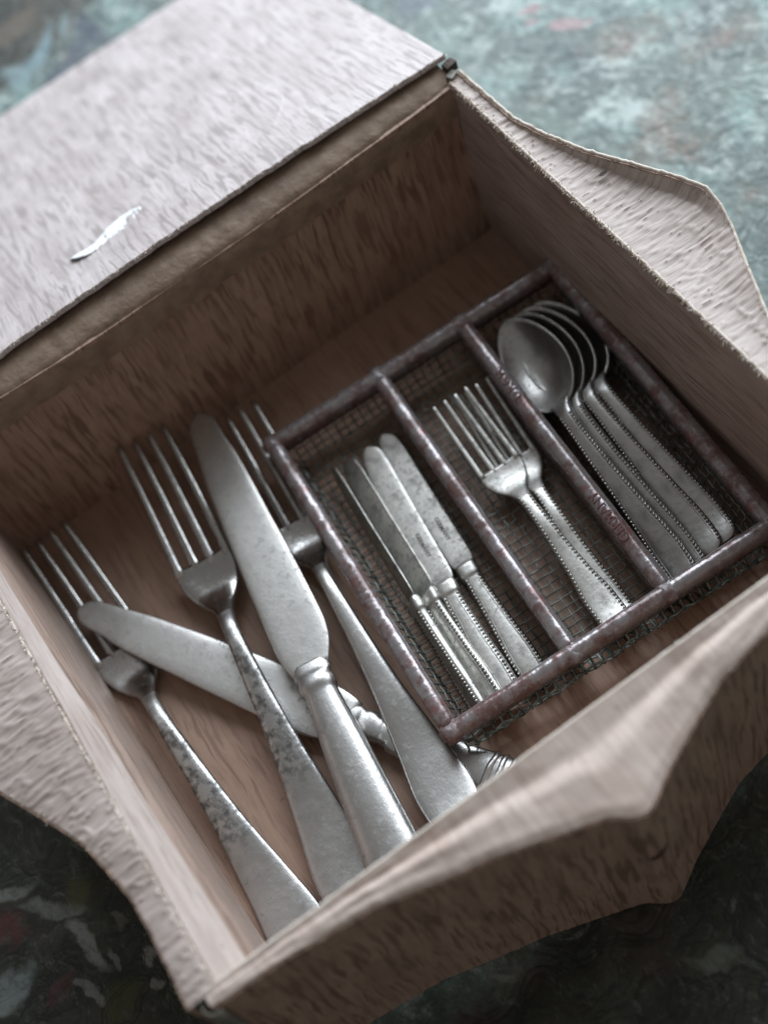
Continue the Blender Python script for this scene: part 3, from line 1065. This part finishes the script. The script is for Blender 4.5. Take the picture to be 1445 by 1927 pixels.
def make_knife(label, L, bl, mats, small=False, group=None, corrugated=False, rings_=False, mirror=1, roundtip=1.0):
    hm, bm_ = mats
    t = empty('dinner_knife' if not small else 'dessert_knife', (0, 0, 0), label, 'knife', group)
    hl = L - bl
    if not small:
        # left outline stays nearly straight, the right one bellies out towards the heel
        xl = table_fn([(0, 6.2), (4, 7.6), (12, 8.6), (40, 8.4), (80, 7.4), (bl - 14, 6.0), (bl - 6, 5.3), (bl - 3, 4.2), (bl - 1.2, 2.7), (bl - 0.4, 1.5), (bl, 0.3)])
        xr = table_fn([(0, 6.2), (4, 8.4), (9, 10.2), (16, 11.0), (30, 10.6), (60, 9.0), (90, 7.0), (bl - 14, 5.8), (bl - 6, 5.0), (bl - 3, 4.0), (bl - 1.2, 2.6), (bl - 0.4, 1.5), (bl, 0.3)])
        tk = 0.95
    else:
        xl = table_fn([(0, 3.4), (1.5, 4.4), (6, 4.7), (30, 4.9), (50, 4.3), (bl - 4, 3.0), (bl - 1.2, 1.8), (bl, 0.3)])
        xr = table_fn([(0, 3.4), (1.5, 4.2), (6, 4.4), (30, 4.4), (50, 4.6), (bl - 4, 4.2), (bl - 1.2, 2.6), (bl, 0.3)])
        tk = 0.6
    rg = []
    for y in list(np.linspace(-0.5, bl - 8, 40)) + [bl - 7, bl - 6, bl - 5, bl - 4, bl - 3, bl - 2.2, bl - 1.5, bl - 0.9, bl - 0.4, bl]:
        yy = max(y, 0)
        a, b = xl(yy), xr(yy)
        cx = (b - a) / 2 * mirror
        zt = (0 if small else 0.0)
        rg.append((cx, hl + y, zt, (a + b) / 2, tk * (1 - 0.35 * yy / bl), 3.2, 0))
    blade = loft('blade', rg, bm_, t, 24)
    if not small:
        hw = table_fn([(0, 3.0), (1.5, 7.0), (5, 9.0), (14, 9.6), (35, 8.6), (60, 7.0), (hl - 14, 5.9), (hl - 9, 5.6), (hl - 7.5, 6.3), (hl - 5, 6.4), (hl - 3.5, 5.8), (hl - 1, 6.6), (hl + 3, 5.4)])
        ht = table_fn([(0, 1.5), (2, 3.6), (14, 4.6), (60, 4.2), (hl - 9, 3.8), (hl - 6, 4.2), (hl - 3, 3.6), (hl - 1, 2.4), (hl + 3, 1.1)])
    else:
        hw = table_fn([(0, 1.5), (1, 3.9), (4, 4.8), (12, 4.9), (25, 4.0), (38, 3.3), (hl - 6, 3.1), (hl - 4.5, 3.6), (hl - 1.5, 3.8), (hl, 3.5), (hl + 1.0, 2.8)])
        ht = table_fn([(0, 0.8), (1, 1.3), (12, 1.9), (38, 1.8), (hl - 6, 1.8), (hl - 4.5, 2.2), (hl - 1, 2.1), (hl + 1.0, 0.7)])
    rg = []
    end = hl + (3 if not small else 1.0)
    for y in [0, 0.4, 1, 2, 3.5, 5] + list(np.linspace(7, end, 130)):
        s_ = 1.0
        if rings_ and hl - 26 < y < hl - 6:
            s_ -= 0.06 * (math.exp(-((y - (hl - 11)) / 0.6) ** 2) + math.exp(-((y - (hl - 18)) / 0.6) ** 2))
        s_ *= 0.80 if corrugated else 1.0
        rg.append((0, y, 0, hw(y) * s_, ht(y) * s_ * (0.85 if corrugated else 1.0), 2.5 if not small else 2.8, 0))
    handle = loft('handle', rg, hm, t, 26)
    if corrugated:
        for q in range(8):
            y = 4 + q * 3.1
            pts = [((hw(y) * 0.80 - 0.5) * math.cos(a), y + 0.8 * nz(q, a, 1), (ht(y) * 0.68 - 0.35 + 0.25 * nz(q * 3, a * 2, 2)) * math.sin(a)) for a in np.linspace(-0.3, math.pi + 0.3, 24)]
            rope('handle_rib', pts, lambda s: 1.25, 'steel', t, 8)
    if small:
        zf = lambda y: ht(y) * 0.78
        beads('beaded_edge', hw, zf, 4, hl - 6, t, hm, 0.6, 1.45, 0.8)
        ridge('handle_groove', hw, lambda y: ht(y) * 0.9, 5, hl - 7, t, 'steel_dull', 1.7, 0.2)
    return t, blade, hl


# ---- large cutlery lying loose in the box
f1 = make_fork('large fork with blotched handle lying along the left wall, under a knife tip', 192, ('steel_worn', 'steel_head'), group='large forks loose in the box')
pose(f1, 15.6, 6.0, 0.8, 1.0, 0.0)
f2 = make_fork('large fork in the middle, its neck crossing over a knife, between two knives', 196, ('steel_worn', 'steel_head'), group='large forks loose in the box')
pose(f2, 33.8, 11.5, 3.6, -8.0, 0.6)
f3 = make_fork('large fork beside the wire tray, tines tucked under the tray rim', 183, ('steel', 'steel_head'), group='large forks loose in the box')
pose(f3, 73.4, 13.5, 8.2, -6.1, -2.6)
k1, _, _ = make_knife('large knife on top of the pile with its round tip against the back wall', 199, 112, ('steel', 'steel_b'), group='large knives loose in the box')
pose(k1, 48.5, 5.0, 11.0, -9.7, 1.9)
k2, _, _ = make_knife('large spotted knife lying crosswise beneath two forks and another knife', 184, 110, ('steel', 'steel_b'), group='large knives loose in the box', corrugated=True, rings_=True, mirror=-1)
pose(k2, 102.6, 8.1, 3.3, 30.6, 2.1)

# ---- small beaded cutlery in the tray
sk_pose = [
    ('small beaded knife standing on its edge against the tray rim, leftmost of four', 99.2, 42.8, 6.8, -5.0, 0.0, -72),
    ('small beaded knife tilted between the edge-on knife and the stained one', 103.9, 42.3, 6.8, -5.4, 0.0, -38),
    ('small beaded knife with a grey stain on its blade, third from the left rim', 108.5, 41.2, 7.5, -7.4, 0.4, -6),
    ('small beaded knife with clean stamped blade next to the middle divider', 119.2, 43.2, 5.4, -5.8, 0.2, -4)]
for i, (lab, x, y, z, yaw, pit, rol) in enumerate(sk_pose):
    t, blade, hl = make_knife(lab, 113, 62, ('steel_small', 'steel_small'), True, 'small beaded knives in the tray')
    pose(t, x, y, z, yaw, pit, rol)
    if i >= 2:
        text_mesh('stamped_lettering', 'knife', 'engrave', blade, (0.2, hl + 16, 0.575), (0, -1, 0), (1, 0, 0))

for lab, x, y, z, yaw, L_ in (('small beaded fork lying uppermost in the middle compartment', 149.8, 39.6, 7.4, -3.2, 106),
                              ('small beaded fork lying lower, beside the divider with lettering', 152.2, 40.6, 4.5, -6.6, 106)):
    t = make_fork(lab, L_, ('steel_small', 'steel_small'), True, 'small beaded forks in the tray')
    pose(t, x, y, z, yaw, 0.0, 0)


def make_spoon(label, L, group, sm='steel_spoon'):
    t = empty('dessert_spoon', (0, 0, 0), label, 'spoon', group)
    bl, bw, dp = 43.0, 11.8, 6.2
    yc = L - bl / 2
    V, F = [], []
    nr, na = 14, 48
    ztop = 7.0

    def outline(a):
        y = math.cos(a)
        wd = math.sin(a)
        return (bw * wd * (1.0 - 0.16 * y - 0.05 * y * y), y * bl / 2)
    V.append((0, yc, ztop - dp))
    for i in range(1, nr + 1):
        r_ = i / nr
        for q in range(na):
            ox, oy = outline(2 * math.pi * q / na)
            V.append((ox * r_, yc + oy * r_, ztop - dp * (1 - r_ ** 2.2) + 0.9 * abs(oy * r_ / (bl / 2)) ** 2))
    for q in range(na):
        F.append((0, 1 + q, 1 + (q + 1) % na))
    for i in range(nr - 1):
        for q in range(na):
            a, b = 1 + i * na + q, 1 + i * na + (q + 1) % na
            F.append((a, a + na, b + na, b))
    F = [tuple(reversed(f_)) for f_ in F]
    bowl = raw('bowl', V, F, sm, t)
    md = bowl.modifiers.new('thickness', 'SOLIDIFY')
    md.thickness = 0.9 * MM
    md.offset = 0
    hl = L - bl
    hw = table_fn([(0, 1.6), (1, 3.6), (4, 5.2), (12, 5.4), (28, 4.4), (48, 3.3), (hl - 8, 2.7), (hl - 2, 3.0), (hl + 2, 4.4)])
    ht = table_fn([(0, 0.4), (2, 0.8), (30, 1.0), (hl - 6, 1.5), (hl + 2, 0.8)])
    zc = table_fn([(0, 5.0), (10, 4.2), (30, 6.4), (55, 9.6), (hl - 6, 10.3), (hl, 9.0), (hl + 3, 7.4)])
    loft('handle', [(0, y, zc(y), hw(y), ht(y), 2.6, 0) for y in [0, 0.3, 0.8, 1.6, 3, 5] + list(np.linspace(7, hl + 2.5, 50))], sm, t, 22)
    zf = lambda y: zc(y) + ht(y) - 0.25
    beads('beaded_edge', hw, zf, 3, hl - 5, t, sm, 0.58, 1.4, 0.75)
    ridge('handle_groove', hw, zf, 5, hl - 6, t, 'steel_dull', 1.7, 0.2)
    return t


for lab, x, y, z, yaw, rol, L_ in (
        ('small beaded spoon with its whole bowl in view, on top of the stack', 176.2, 37.6, 10.2, -7.2, -26, 120.5),
        ('small beaded spoon second from the top of the stack', 180.2, 38.2, 8.6, -7.4, -25, 120.5),
        ('small beaded spoon third from the top of the stack', 188.4, 42.4, 7.2, -4.9, -17, 117),
        ('small beaded spoon at the bottom right of the stack, nearest the tray side', 194.4, 43.4, 6.2, -4.0, -13, 116)):
    t = make_spoon(lab, L_, 'small beaded spoons stacked in the tray')
    pose(t, x, y, z, yaw, 0.0, rol)
